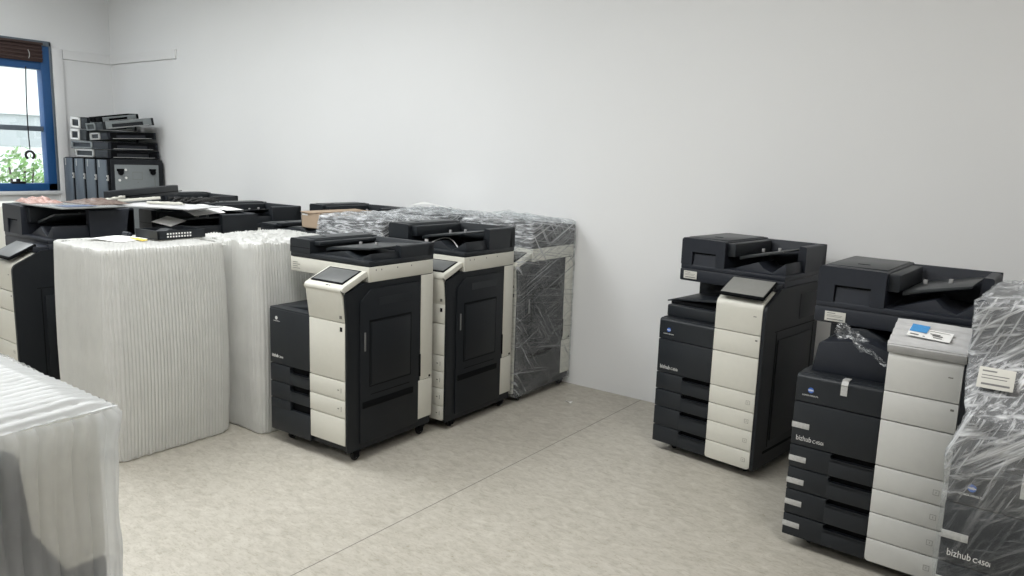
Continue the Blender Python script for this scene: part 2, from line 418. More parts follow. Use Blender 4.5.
def copier_tall(loc, rz, label, tray='low', panel='screen', white=PALE, dark=DARK, tapes=False, sticker=None, feedtop=1.208, lite=False):
    """copier with an output tray under an overhanging scanner, pale right-hand column, four drawers"""
    T = empty('copier', loc, rz); tag(T, label, 'copier', 'copiers stored on the floor')
    wl, wr = .336, .594
    b = MB().mat(SIDE)
    b.box(.015, .60, .03, .64, .045, .075); b.box(.003, .612, .028, .66, .07, .772, .003)
    # right side frame following the sloping front of the column
    prof = rounded([(.0, .05, .01), (.0, .915, .045), (.16, .998, .01), (.25, 1.0, 0), (.66, 1.0, 0), (.66, .05, 0)])
    b.prism(prof, 'x', wr+.002, .615)
    b.box(.36, .60, .10, .66, .77, .965); b.box(.004, .36, .40, .66, .77, .965, .004)
    b.mat(BLACK)
    b.box(.6145, .6165, .10, .60, .12, .135, .0008); b.box(.6145, .6165, .12, .62, .775, .779); b.box(.6145, .6162, .14, .145, .15, .77); b.box(.6145, .6162, .60, .605, .15, .77)
    b.mat(SIDE); b.box(.612, .622, .16, .58, .18, .73, .006); b.box(.612, .618, .40, .64, .81, .95, .004)
    b.build('body', None, T)
    # left front: logo cover with rounded top, big cover, drawers
    c = MB(); c.prism(rounded([(.0, .653, .003), (.0, .768, .018), (.11, .772, 0), (.11, .653, 0)]), 'x', .001, wl-.002, .001); f1 = c.build('toner_cover', dark, T)
    c = MB(); c.box(.0, wl-.002, .0, .03, .4625, .6495, .003); f2 = c.build('front_door', dark, T)
    for z0, z1 in ((.05, .150), (.1503, .2607), (.2607, .3606), (.3606, .4605)):
        d = drawer(T, z0, z1, dark, white, wl, wr)
    # pale column
    w = MB(); w.box(wl, wr, 0, .03, .4628, .6485, .0018); w.build('column_door', white, T)
    w = MB().mat(white); w.box(wl, wr, 0, .03, .6530, .7660, .0018); w.mat(LINE); w.box(.568, .580, -.001, 0, .738, .746); w.build('column_cover', None, T)
    w = MB().mat(white); w.prism(rounded([(.0, .7700, 0), (.0, .925, .045), (.15, .996, .008), (.15, .93, 0), (.03, .7695, 0)], 8), 'x', wl, wr, .002)
    w.mat(LINE); w.box(.548, .564, -.001, 0, .862, .866); top = w.build('column_top', None, T)
    # control panel
    if panel == 'screen':
        a = math.atan2(.072, .15); Mx = Matrix.Translation((0, .0, .952)) @ Matrix.Rotation(a, 4, 'X')
        p = MB(); p.box(wl+.012, wr+.004, -.008, .160, .0, .017, .006, M=Mx); cp = p.build('control_panel', BLACK, T)
        p = MB(); p.box(wl+.020, wr-.003, .006, .152, .0165, .0182, .001, M=Mx); p.build('touchscreen', SCREENB if panel == 'screen' and tray == 'low' and sticker else SCREEN, cp)
    else:   # flat, covered by a foam sheet
        a = math.atan2(.062, .115); Mx = Matrix.Translation((0, -.006, .940)) @ Matrix.Rotation(a, 4, 'X')
        def top_fn(u, v):
            x = wl-.004+u*(wr-wl+.012); y = v*.160
            z = .024+.0035*math.sin(v*26+u*2)+.002*noise.noise(Vector((u*9, v*9, 3)))
            return Mx @ Vector((x, y, z))
        p = MB(); p.grid(30, 22, top_fn, .018); p.box(wl, wr+.004, .004, .150, .0, .02, .006, M=Mx)
        p.box(wl-.004, wr+.008, -.006, .004, -.016, .022, .003, M=Mx)
        cp = p.build('panel_cover', FOAM, T)
    # output tray
    q = MB()
    if tray == 'low':
        q.mat(dark); q.box(.004, wl-.004, .06, .42, .772, .838, .008)
        q.mat(BLACK); q.box(.004, wl-.004, .10, .42, .838, .852)
        q.mat(dark); q.prism([(-.035, .850), (.03, .868), (wl-.004, .895), (wl-.004, .880), (.03, .855), (-.035, .842)], 'y', .12, .47, .003)
        q.prism([(.02, .88), (wl-.004, .90), (wl-.004, .93), (.24, .95), (.10, .925)], 'y', .40, .47, .004)
        q.build('output_tray', None, T)
    else:
        q.mat(BLUE); q.prism(rounded([(.03, .772, 0), (wl-.006, .772, 0), (wl-.006, .90, 0), (.24, .925, .02), (.05, .900, .02)]), 'y', .085, .42, .003)
        q.mat(DARK); q.prism([(.05, .897), (.15, .955), (.20, .958), (.26, .93), (.30, .90)], 'y', .20, .42, .003)
        q.build('output_tray', None, T)
    # scanner and feeder
    s = MB(); s.box(-.016, .607, .20, .70, .962, 1.032, .008); s.box(.36, .60, .12, .22, .985, 1.02, .004); s.build('scanner', BLUE, T)
    feeder(T, -.012, .607, .20, .715, 1.030, feedtop, .258, BLUE)
    # marks
    emblem(f1, .062, -.0002, .707, .0115); front_text('KONICA MINOLTA', .0085, .029, -.0006, .681, f1, width=.064)
    front_text('bizhub', .031, .020, -.0006, .484, f2, bold=.0, width=.062); front_text('C450i', .020, .088, -.0006, .484, f2, width=.044)
    if tapes: stickers(T, [.548, .400, .300, .203, .103]); 
    if tapes:
        b = MB(); b.box(.178, .203, -.002, .0, .712, .756); b.prism([(-.002, .752), (.012, .772), (.014, .775), (-.004, .756)], 'x', .178, .203); b.box(.178, .203, .01, .05, .772, .775); b.build('tape_strip', SILVER, T)
    if sticker: paper_label(T, *sticker)
    for x in (.09, .53):
        for y in (.10, .58): caster(T, x, y, .022)
    return T

def copier_low(loc, rz, label, kind='four', white=CREAM, dark=DARK, feedtop=1.14, ramp_cable=False):
    """copier with pale scanner band and rear column, tilted control panel, charcoal side door"""
    T = empty('copier', loc, rz); tag(T, label, 'copier', 'copiers stored on the floor')
    if kind == 'two':
        zb, rows, doors, wl, wr, zp, sb, st = .070, [(.2556, .3526), (.3526, .4546)], [(.4566, .7615)], .330, .600, .930, .957, 1.036
        lx = .0
    else:
        zb, rows, doors, wl, wr, zp, sb, st = .055, [(.060, .150), (.150, .260), (.260, .360), (.360, .460)], [(.462, .648), (.652, .766)], .330, .600, .925, .945, 1.030
    B = MB().mat(SIDE)
    B.box(.004, .606, .028, .645, zb, doors[-1][1], .003); B.box(.03, .585, .05, .62, zb-.018, zb+.01)
    # right-hand side following the sloping console
    B.prism(rounded([(.0, zb, .008), (.0, .76, .02), (-.012, zp-.02, .01), (.13, sb, .01), (.645, sb, 0), (.645, zb, 0)]), 'x', wr+.001, .614)
    B.box(.33, .606, .05, .645, .76, sb+.002); B.box(.004, .33, .40, .645, .75, sb+.002)
    B.build('body', None, T)
    # side door, raised, with frame lines, black strip painted as the slot's shade, and latch
    D = MB().mat(SIDE); zt = sb-.035
    D.prism(rounded([(.085, zb+.03, .006), (.085, zt-.06, .03), (.16, zt, .03), (.535, zt, .006), (.535, zb+.03, .006)]), 'x', .612, .622, .002)
    D.mat(BLACK)
    pz0, pz1, py0, py1 = .40, .76, .15, .47
    for a in ((py0, py1, pz1-.010, pz1), (py0, py1, pz0, pz0+.004), (py0, py0+.006, pz0, pz1), (py1-.005, py1, pz0, pz1)): D.box(.620, .6232, *a, .0008)
    D.box(.620, .6228, .16, .46, .355, .359); D.box(.617, .6245, .10, .49, .290, .325, .001); D.mat(DARK); D.box(.620, .6224, .22, .47, .83, .872); D.mat(BLACK)
    D.mat(SIDE); D.box(.62, .628, py0+.012, py1-.010, pz0+.010, pz1-.016, .004)
    side = D.build('side_door', None, T)
    L = MB(); L.box(.622, .6262, .112, .122, .60, .70, .001); L.build('door_latch', INK, side)
    # pale scanner band and rear column
    S = MB().mat(white); S.prism(rounded([(.0, sb, 0), (.616, sb, 0), (.616, st, 0), (.0, st, 0)]), 'y', .15, .655, .004)
    S.mat(INK)
    for y in (.20, .24, .36, .47): S.box(.6155, .6168, y, y+.006, st-.022, st-.014)
    S.mat(LINE)
    for k in range(4): S.box(.02, .06+.02*(k % 2), .1492, .151, st-.03-.011*k, st-.027-.011*k)
    S.mat(BLACK); S.box(.60, .6175, .555, .560, sb, sb+.001); S.box(.003, .612, .16, .65, st-.001, st+.004)
    S.build('scanner', None, T)
    K = MB().mat(white); K.box(.585, .6185, .555, .655, .345, sb-.003, .003); K.box(.585, .620, .525, .655, zb+.045, .343, .003)
    K.mat(BLACK); K.box(.617, .6205, .625, .638, .352, .364); K.box(.615, .6195, .545, .556, .37, .50)
    K.build('rear_column', None, T)
    # left front
    if kind == 'two':
        c = MB(); c.box(.0, wl-.002, .0, .03, .4566, .7615, .004); fc = c.build('front_door', dark, T)
        z1 = .072
        g = MB().mat(dark); g.box(.0, wl-.002, .0, .03, zb, .208, .004); g.box(.0, .165, .0, .03, .20, .2546, .003); g.mat(BLACK); g.box(.16, wl-.002, .022, .03, .20, .2546)  # black plate paints the shade inside the grip
        cc = g.build('cassette_cover', None, T)
        w = MB(); w.box(wl, wr, -.002, .03, .105, .2546, .006); w.build('drawer_cover', white, cc)
        for z0, z1 in rows: drawer(T, z0, z1, dark, white, wl, wr, .05, ic=1, wy=-.002)
        for z0, z1 in doors:
            w = MB().mat(white); w.box(wl, wr, -.002, .03, z0, z1, .004); w.mat(BLACK); w.box(.565, .582, -.003, 0, z1-.045, z1-.022); w.build('column_door', None, T)
        emblem(fc, .060, -.0005, .714, .010, False); front_text('KONICA MINOLTA', .006, .035, -.0006, .695, fc, width=.052)
        front_text('bizhub', .026, .018, -.0006, .492, fc, bold=.0005, width=.052); front_text('C364e', .017, .074, -.0006, .492, fc, width=.036)
        for k in range(3): pass
    else:
        c = MB(); c.box(.0, wl-.002, .0, .03, .462, .766, .004); fc = c.build('front_door', dark, T)
        for z0, z1 in rows: drawer(T, z0, z1, dark, white, wl, wr, .035, ic=1, wy=-.002)
        for k, (z0, z1) in enumerate(doors):
            w = MB().mat(white); w.box(wl, wr, -.002, .03, z0, z1, .004)
            if k: w.mat(BLACK); w.box(.565, .582, -.003, 0, z1-.045, z1-.022)
            w.build('column_door', None, T)
        emblem(fc, .060, -.0005, .714, .010, False); front_text('bizhub', .026, .018, -.0006, .492, fc, bold=.0005, width=.052)
    # output tray well
    o = MB().mat(dark); o.box(.0, wl, .004, .42, .755, .772, .004); o.prism([(.0, .772), (.10, .775), (wl, .80), (wl, .772)], 'y', .06, .42, .002); o.build('output_tray', None, T)
    # console: pale lower face leaning out, tilted slab with screen
    w = MB().mat(white); w.prism(rounded([(-.002, .7645, 0), (-.024, zp-.006, .004), (-.005, zp-.002, 0), (.06, .80, 0), (.03, .7645, 0)]), 'x', wl, wr, .002)
    w.mat(LINE); w.box(.572, .584, -.012, .0, .785, .80); con = w.build('console', None, T)
    y0, y1, z0, z1 = -.024, .152, zp-.004, sb+.036
    a = math.atan2(z1-z0, y1-y0); Ls = math.hypot(z1-z0, y1-y0); Mx = Matrix.Translation((0, y0, z0)) @ Matrix.Rotation(a, 4, 'X')
    p = MB().mat(white); p.prism(rounded([(-.012, .020, .02), (Ls, .026, 0), (Ls, -.004, 0), (.0, -.012, .014)]), 'x', wl-.006, wr+.008, .002, M=Mx)
    p.mat(LINE); p.box(wl+.15, wl+.165, .012, .020, .021, .0225, M=Mx); p.box(wl+.175, wl+.182, .012, .018, .021, .0225, M=Mx)
    cp = p.build('control_panel', None, T)
    p = MB().mat(BLACK); p.box(wl+.012, wr-.020, .035, Ls-.006, .018, .0275, .002, M=Mx); p.mat(SCREEN); p.box(wl+.022, wr-.030, .045, Ls-.016, .0272, .0282, .0008, M=Mx)
    p.build('touchscreen', None, cp)
    feeder(T, .0, .615, .15, .66, st+.002, feedtop, .165, DARK, handle=False)
    for x, y in ((.07, .09), (.575, .09), (.575, .60), (.07, .60)): caster(T, x, y, .026 if kind == 'two' else .018)
    return T

def wrap_shell(T, secs, m, n=46, amp=.010, name='stretch_wrap', cap=True, dirv=(0, .7, .7)):
    """film pulled round a copier: lofted over the outline of the machine at several heights, with tension folds"""
    rings = []
    for i in range(len(secs)-1):
        z0, a = secs[i]; z1, b = secs[i+1]; k = max(2, int(abs(z1-z0)/.022)+1)
        for j in range(k + (1 if i == len(secs)-2 else 0)):
            t = j/k; z = z0+(z1-z0)*t; q = [a[c]+(b[c]-a[c])*t for c in range(4)]
            rings.append((z, q))
    out = []
    for z, (xa, xb, ya, yb) in rings:
        ring = []; r = .025
        pr = rounded([(xa, ya, r), (xb, ya, r), (xb, yb, r), (xa, yb, r)], 3)
        per = []
        for i in range(len(pr)):
            p, q = Vector(pr[i]), Vector(pr[(i+1) % len(pr)]); L = (q-p).length; kk = max(1, int(L/.02)) if i % 4 == 3 else 1
            per.append((p, q, L))
        # constant number of points per side so rings line up
        for i, (p, q, L) in enumerate(per):
            kk = n if i % 4 == 3 else 1
            for j in range(kk):
                c = p.lerp(q, j/kk); v = Vector((c.x, c.y, z))
                w = v.x*.8+v.y
                s = noise.noise(Vector((w*5+z*13, z*11-w*7, 1.7)))*.7+noise.noise(Vector((w*26+z*34, z*30-w*20, 5.1)))*.45
                cen = Vector(((xa+xb)/2, (ya+yb)/2)); dd = (c-cen)
                d = Vector((dd.x/abs(dd.x or 1), 0)) if abs(dd.x)/(xb-xa) > abs(dd.y)/(yb-ya) else Vector((0, dd.y/abs(dd.y or 1)))
                v += Vector((d.x, d.y, 0))*amp*s
                ring.append(v)
        out.append(ring)
    b = MB(); b.rings(out)
    if cap:
        z, (xa, xb, ya, yb) = rings[-1]
        b.grid(36, 32, lambda u, v: Vector((xa+u*(xb-xa), ya+v*(yb-ya), z+(.006+.02*noise.noise(Vector((u*7, v*7, 2)))+.014*noise.noise(Vector((u*22, v*19, 4))))*min(1, 8*min(u, v, 1-u, 1-v)))))
    return b.build(name, m, T, smooth=60)

# ------------------------------------------------------------------ the copiers
GR = 'copiers stored on the floor'
c1 = copier_low((-3.497, 2.509, 0), .028, 'charcoal and cream copier with two drawers, nearest of the row leading to the wall', 'two', feedtop=1.142)
c2 = copier_low((-3.465, 3.238, 0), .02, 'uncovered charcoal and cream copier second in the row, wire arched over its feeder', 'four', feedtop=1.195)
c3 = copier_low((-3.462, 3.945, 0), .0, 'film wrapped charcoal and cream copier standing against the long white wall', 'four', feedtop=1.180)
low_secs = [(.05, (-.006, .637, -.014, .661)), (.72, (-.008, .638, -.014, .661)), (.93, (-.010, .638, -.032, .662)), (1.03, (-.010, .636, .10, .662)), (1.19, (-.008, .634, .138, .662)), (1.205, (.01, .61, .16, .65))]
wrap_shell(c3, low_secs, WRAP, amp=.007)
r1 = copier_tall((-1.791, 3.846, 0), -.1253, 'charcoal copier with pale column and grey tilted screen, alone before the bare wall', 'low', 'screen', white=CREAM, sticker=(.012, .095, .976, 1.020, .1985))
r2 = copier_tall((-.851, 3.195, 0), -.0369, 'charcoal copier with silver tape strips and a blue stickered slip on its pale top', 'high', 'foam', white=PALE, tapes=True, sticker=(.03, .115, .972, 1.014, .1985))
r3 = copier_tall((-.204, 2.50, 0), -.03, 'charcoal copier wound in stretch film at the right edge of the photo', 'high', 'screen', white=PALE, tapes=True, feedtop=1.235)
sec3 = [(.05, (-.012, .63, -.014, .70)), (.66, (-.014, .632, -.016, .71)), (.80, (-.018, .635, -.024, .715)), (.92, (.02, .635, -.02, .72)), (.985, (-.004, .625, .105, .73)), (1.06, (-.018, .622, .185, .73)), (1.225, (-.018, .62, .188, .73)), (1.245, (.01, .60, .215, .71))]
w3 = wrap_shell(r3, sec3, WRAPF, n=70, amp=.010)
lb = paper_label(r3, .027, .120, -.033, .033, 0)
lb.rotation_euler = (R(-32), 0, 0); lb.location = (.0, .105, 1.018)
r4 = copier_tall((-.12, 3.32, 0), 0, 'charcoal copier mostly hidden behind the film wound one at the right edge', 'low', 'screen')
l1 = copier_tall((-5.415, 1.74, 0), 0, 'charcoal copier with clutter on its lid, left of the ribbed film bundles', 'low', 'screen', white=CREAM, feedtop=1.235)

def again(src, loc, rz, label):
    o = copy_tree(src); o.location = loc; o.rotation_euler = (0, 0, rz); o['label'] = label; return o
again(c2, (-5.15, 2.515, 0), 0, 'charcoal copier half buried under white papers, behind the punched black tray')
again(c2, (-7.00, 3.60, 0), 0, 'charcoal copier farthest back, beside the corner equipment cases')
again(c2, (-5.62, 3.25, 0), 0, 'charcoal copier directly left of the open cardboard box')
again(c2, (-5.11, 3.93, 0), 0, 'charcoal copier behind the cardboard box, close to the long wall')
copier_low((-4.775, 3.215, 0), 0, 'charcoal copier carrying the cardboard box on its lid', 'two', feedtop=1.098)
again(c3, (-4.124, 3.222, 0), 0, 'film wrapped copier just right of the cardboard box')
again(c3, (-4.20, 3.938, 0), 0, 'film wrapped copier behind the other wrapped ones, white sheet on top')

# cable and tag on the second copier's feeder
b = MB(); b.tube([(.235+.30*t, .22+.05*math.sin(PI*t), 1.052+.075*math.sin(PI*t)-.02*t) for t in [k/14 for k in range(15)]], .0035, 8)
b.box(.265, .29, .19, .20, 1.07, 1.105, .002)
o = b.build('spare_cable', SILVER); o.location = (-3.465, 3.238, .004); tag(o, 'thin pale wire arched over the feeder of the second copier in the row', 'cable')

# paper slip with blue sticker on the foam covered panel
a = math.atan2(.062, .115)
def on_panel(x, y, z=.0): return (Matrix.Translation((-.851, 3.195, 0)) @ Matrix.Rotation(-.0369, 4, 'Z') @ Matrix.Translation((0, -.006, .940)) @ Matrix.Rotation(a, 4, 'X') @ Matrix.Translation((x, y, .0305+z)))
b = MB().mat(PAPER); b.grid(14, 8, lambda u, v: Vector((u*.150, v*.056, .0012+.004*(u-.5)**2)), .0006)
b.mat(INK)
for x0, x1, y0, y1 in ((.01, .04, .008, .014), (.085, .12, .020, .026), (.075, .11, .028, .033), (.09, .12, .010, .014), (.055, .062, .006, .01)): b.box(x0, x1, y0, y1, .0032, .0036)
b.mat(LINE); b.box(.05, .14, .045, .047, .0032, .0035)
slip = b.build('paper_slip', None); slip.matrix_world = on_panel(.385, .058) @ Matrix.Rotation(R(-5), 4, 'Z'); tag(slip, 'white printed paper slip with a blue sticker lying on the pale panel', 'paper')
b = MB(); b.grid(10, 8, lambda u, v: Vector((.002+u*.062, .026+v*.046, .0036+.003*(1-v)*u)), .0008); b.build('blue_sticker', STICKY, slip)
# crumpled clear film in the output slot
def crump(u, v):
    p = Vector((.0+u*.21, .01+v*.07, .105-.105*u+.045*v*(1-.5*u)))
    return p+Vector((0, .02, .018))*noise.noise(Vector((u*5, v*4, 9)))+Vector((0, .008, .008))*noise.noise(Vector((u*12, v*22, 3)))
b = MB(); b.grid(60, 30, crump)
o = b.build('clear_film', CLEAR, smooth=70); o.location = (-.735, 3.235, .850); tag(o, 'crumpled clear plastic film in the output slot of the taped copier', 'film')

# ------------------------------------------------------------------ air-column film bundles
def bundle(name, loc, rz, sx, sy, h, label, rough_top, pitch=.0185, corner=.07, m=RIB, thin=False, edge=.0):
    T = empty(name, loc, rz); tag(T, label, 'packing film', 'bundles of ribbed packing film')
    base = rounded([(0, 0, corner), (sx, 0, corner), (sx, sy, corner*1.6), (0, sy, corner)], 10)
    # resample by arc length
    P = [Vector(p) for p in base]; L = [0]
    for i in range(len(P)): L.append(L[-1]+(P[(i+1) % len(P)]-P[i]).length)
    tot = L[-1]; nr = int(tot/pitch); n = nr*6; pts = []; nor = []
    j = 0
    for k in range(n):
        s = tot*k/n
        while L[j+1] < s: j += 1
        p, q = P[j], P[(j+1) % len(P)]; t = (s-L[j])/max(1e-9, L[j+1]-L[j]); d = (q-p).normalized()
        pts.append(p.lerp(q, t)); nor.append(Vector((d.y, -d.x)))
    rings = []; zs = [0, .006, .012, .03, .08, .2, .35, .5, .65, .8, .92, .97, 1.0]
    for zf in zs:
        ring = []
        for k in range(n):
            ph = k/6.0; rib = abs(math.sin(PI*ph)); amp = .0034*(.8+.3*noise.noise(Vector((round(ph-.5)*1.7, zf*.4, 1))))
            off = (rib-1)*amp*1.6 + .012*noise.noise(Vector((pts[k].x*3.1, pts[k].y*3.1, zf*1.3)))+.018*math.sin(PI*zf)-.006*(1-zf)
            z = zf*h
            if zf == 0: off -= .012
            if zf < .02: z += .010*abs(noise.noise(Vector((ph*.3, 2, 0))))
            if zf > .9: z += rough_top*(.5*rib+.8*noise.noise(Vector((ph*.21, 7, zf))))*(zf-.9)*10
            p = pts[k]+nor[k]*off; ring.append(Vector((p.x, p.y, z)))
        rings.append(ring)
    # fold over towards the middle
    cx, cy = sx/2, sy/2
    for f, dz in ((.97, .008), (.92, .004)):
        last = rings[len(zs)-1]
        rings.append([Vector((cx+(v.x-cx)*f, cy+(v.y-cy)*f, h+dz+rough_top*.7*noise.noise(Vector((v.x*16*f, v.y*16*f, 3))))) for v in last])
    b = MB(); b.rings(rings); b.build('film_wall', m, T, smooth=70)
    b = MB(); fl = .5 if rough_top < .012 else 1.0
    def top(u, v):
        x, y = sx*(.03+.94*u), sy*(.03+.94*v)
        cr = min(1, 10*min(u, v, 1-u, 1-v))
        if rough_top < .012: z = h-.012+.018*cr+.0045*abs(math.sin(PI*(x*.55+y)/.022))+.004*noise.noise(Vector((x*6, y*6, 1)))
        else: z = h-.02+.03*cr+rough_top*(.9*noise.noise(Vector((x*11, y*11, 4)))+.8*noise.noise(Vector((x*34, y*30, 8)))+.35*noise.noise(Vector((x*80, y*80, 2))))
        return Vector((x, y, z))
    b.grid(110, 110, top); b.build('film_top', m, T, smooth=70)
    return T
A = bundle('film_bundle', (-4.37, 1.765, 0), 0, .605, .70, 1.098, 'ribbed milky packing film bundle with the punched black tray and yellow strips on top', .008, corner=.075)
B = bundle('film_bundle', (-4.25, 2.495, 0), 0, .675, .645, 1.092, 'ribbed milky packing film bundle with crinkled bare top, behind the nearest cream copier', .022, corner=.06)

# ------------------------------------------------------------------ wrapped machine at the front left
T = empty('copier', (-1.985, .0, 0), 0); tag(T, 'copier sheathed in ribbed clear air cushions, foreground left', 'copier', GR)
b = MB().mat(CREAM); b.box(.02, .60, .03, .63, .84, 1.125, .02)
b.mat(DARK); b.box(.02, .598, .03, .625, .06, .85, .008)
b.prism(rounded([(.03, .84, 0), (.56, .835, 0), (.50, .945, .01), (.485, 1.105, .03), (.03, 1.105, .01)]), 'x', .30, .606, .002)
b.build('body', None, T)
b = MB(); b.box(.10, .56, .10, .60, 1.124, 1.136, .01); b.build('feeder_cover', CREAM, T)
for x in (.09, .53):
    for y in (.10, .56): caster(T, x, y, .026)
def sheath():
    x0, x1, y0, y1, h, cr = .0, .622, .0, .655, 1.15, .035
    base = [Vector(p) for p in rounded([(x0, y0, cr), (x1, y0, cr), (x1, y1, cr), (x0, y1, cr)], 8)]
    L = [0]
    for i in range(len(base)): L.append(L[-1]+(base[(i+1) % len(base)]-base[i]).length)
    tot = L[-1]; nr = int(tot/.030); n = nr*8; pts = []; nor = []; j = 0
    for k in range(n):
        s = tot*k/n
        while L[j+1] < s: j += 1
        p, q = base[j], base[(j+1) % len(base)]; t = (s-L[j])/max(1e-9, L[j+1]-L[j]); d = (q-p).normalized()
        pts.append(p.lerp(q, t)); nor.append(Vector((d.y, -d.x)))
    rings = []
    for i in range(41):
        zf = i/40; ring = []
        for k in range(n):
            ph = k/8+.9*noise.noise(Vector((pts[k].x*2, pts[k].y*2, zf*1.2))); rib = abs(math.sin(PI*ph))**.7
            off = (rib-1)*.010+.012*noise.noise(Vector((pts[k].x*4, pts[k].y*4, zf*5)))+.006*noise.noise(Vector((pts[k].x*15, pts[k].y*15, zf*14)))
            if zf > .94: off += .012*math.sin((zf-.94)/.06*PI)
            ring.append(Vector((pts[k].x+nor[k].x*off, pts[k].y+nor[k].y*off, .02+zf*(h-.02)-(.012 if zf == 1 else 0))))
        rings.append(ring)
    b = MB(); b.rings(rings); b.build('air_cushion_side', RIBCLEAR, T, smooth=70)
    b = MB()
    def top(u, v):
        x, y = x0+.004+(x1-x0-.008)*u, y0+.004+(y1-y0-.008)*v
        e = min(1, 12*min(u, v, 1-u, 1-v))
        z = h-.018+.018*e+.009*abs(math.sin(PI*(x+.06*(y-.3)+.004*noise.noise(Vector((x*4, y*4, 0))))/.026))**.8+.004*noise.noise(Vector((x*5, y*5, 2)))+.002*noise.noise(Vector((x*22, y*22, 6)))
        return Vector((x, y, z))
    b.grid(180, 60, top); b.build('air_cushion_top', RIBTOP, T, smooth=70)
RIBTOP = ribbed_mat('air_column_film_top', .86, (.68, .70, .71))
sheath()

# ------------------------------------------------------------------ clutter on the bundles and lids
def punched_tray():
    w, d, h, t = .22, .29, .048, .004
    b = MB().mat(DARK); b.box(0, w, 0, d, 0, t)
    b.box(0, t, 0, d, 0, h); b.box(0, w, d-t, d, 0, h); b.box(w-t, w, 0, d, 0, h)   # ends and back
    b.box(0, w, 0, .012, 0, h)
    tray = b.build('punched_tray', None)
    # row of punched openings in the face that looks along +X
    q = MB(); 
    for r in range(2):
        for k in range(9): q.box(w-.0005, w+.0012, .055+k*.017, .0645+k*.017, .010+r*.016, .019+r*.016)
    q.build('punched_openings', PAPER, tray)
    f = MB(); f.prism([(.03, .0), (.12, .040), (.15, .040), (.25, .005)], 'x', .03, .12, .003, M=Matrix.Translation((.0, .01, .004))); f.build('sheet_guide', DARK, tray)
    return tray
pt = punched_tray(); pt.location = (-4.215, 2.155, 1.112); pt.rotation_euler = (0, 0, R(2)); tag(pt, 'shallow black tray with a row of punched holes on a ribbed film bundle', 'tray')
b = MB(); b.grid(8, 8, lambda u, v: Vector((u*.10, v*.17, .003+.012*u*v)), .0006)
o = b.build('paper_sheet', PAPER); o.location = (-4.17, 2.21, 1.122); o.rotation_euler = (0, 0, R(12)); tag(o, 'white paper scrap lying inside the punched black tray', 'paper', 'loose white sheets')
b = MB(); b.box(0, .16, 0, .018, 0, .006, .002); b.box(.02, .15, .022, .036, 0, .005, .002)
o = b.build('yellow_strip', YELLOW); o.location = (-4.16, 2.09, 1.112); o.rotation_euler = (0, 0, R(-4)); tag(o, 'pair of yellow packing strips beside the punched black tray', 'strip')
b = MB(); b.cyl((0, 0, .014), (.05, .01, .014), .014, 12, b=.003); b.cyl((.05, .01, .014), (.062, .012, .014), .010, 12)
o = b.build('bottle_cap', BLUE); o.location = (-4.28, 2.12, 1.112); tag(o, 'small dark blue cap lying at the left end of the yellow strips', 'cap')
def sheet(name, loc, rz, w, d, fn, label, m=PAPER, n=24, th=.0006, tilt=(0, 0)):
    b = MB(); b.grid(n, n, lambda u, v: Vector((u*w, v*d, fn(u, v))), th); o = b.build(name, m, smooth=60)
    o.location = loc; o.rotation_euler = (tilt[0], tilt[1], rz); return o
o = sheet('paper_sheet', (-4.25, 1.90, 1.110), R(20), .24, .20, lambda u, v: .004+.003*math.sin(5*u), ''); tag(o, 'flat white sheet on the near part of the ribbed bundle by the yellow strips', 'paper', 'loose white sheets')
o = sheet('paper_sheet', (-4.99, 2.70, 1.172), R(6), .40, .24, lambda u, v: .050*max(0, math.sin(PI*(.15+.8*u)))+.012*v, ''); tag(o, 'large white sheet arched over the feeder of the papered copier', 'paper', 'loose white sheets')
o = sheet('paper_sheet', (-4.80, 2.56, 1.115), R(14), .17, .13, lambda u, v: .02*(1-u)+.03*v, ''); tag(o, 'white sheet sagging off the front of the papered copier feeder', 'paper', 'loose white sheets')
o = sheet('paper_sheet', (-5.02, 3.00, 1.206), R(3), .36, .14, lambda u, v: .006*math.sin(4*u), ''); tag(o, 'white sheet lying flat at the rear of the papered copier', 'paper', 'loose white sheets')

b = MB(); b.grid(8, 6, lambda u, v: Vector((.045*u, .02*v, .004+.004*math.sin(5*u+3*v))), .0006)
o = b.build('paper_scrap', PAPER); o.location = (-2.62, 4.22, .0); tag(o, 'tiny white paper scrap on the bare floor near the long wall', 'scrap')

# long dark bar, pale brackets and cables behind the first copier lid
b = MB().mat(DARK); b.box(0, .83, 0, .05, 0, .070, .004); b.mat(BLACK); b.box(.02, .88, -.001, .002, .02, .026)
o = b.build('duct_bar', None); o.location = (-5.45, 2.62, 1.225); o.rotation_euler = (0, R(-1.5), R(118)); tag(o, 'long black bar lying across the copiers before the grey equipment panel', 'bar')
for x, y, z, rz, tl, ln, lab in ((-5.10, 2.50, 1.244, 62, 5, .26, 'pale plastic bracket leaning up behind the cluttered copier lid'), (-4.92, 2.60, 1.242, 20, 1, .28, 'long pale plastic bracket lying below the black bar'), (-5.16, 2.44, 1.244, 100, 7, .16, 'short pale plastic bracket crossing behind the cluttered copier lid')):
    b = MB().mat(CREAM); b.box(0, ln, 0, .03, 0, .008, .002); b.box(0, ln, 0, .004, 0, .018, .001)
    for k in range(3): b.box(ln*(.2+.3*k), ln*(.2+.3*k)+.02, .004, .03, .008, .018, .002)
    o = b.build('plastic_bracket', None); o.location = (x, y, z); o.rotation_euler = (0, R(-tl), R(rz)); tag(o, lab, 'bracket', 'pale plastic brackets')
b = MB()
for q in range(6):
    b.tube([(.30*t+.02*math.sin(9*t+q), .05*math.sin(7*t+q*1.3)+.02*q, .02+.03*abs(math.sin(6*t+q))) for t in [k/20 for k in range(21)]], .006, 6)
o = b.build('cable_tangle', RUBBER); o.location = (-5.08, 2.86, 1.215); o.rotation_euler = (0, 0, R(60)); tag(o, 'tangle of black cables on the papered copier below the bar', 'cables')

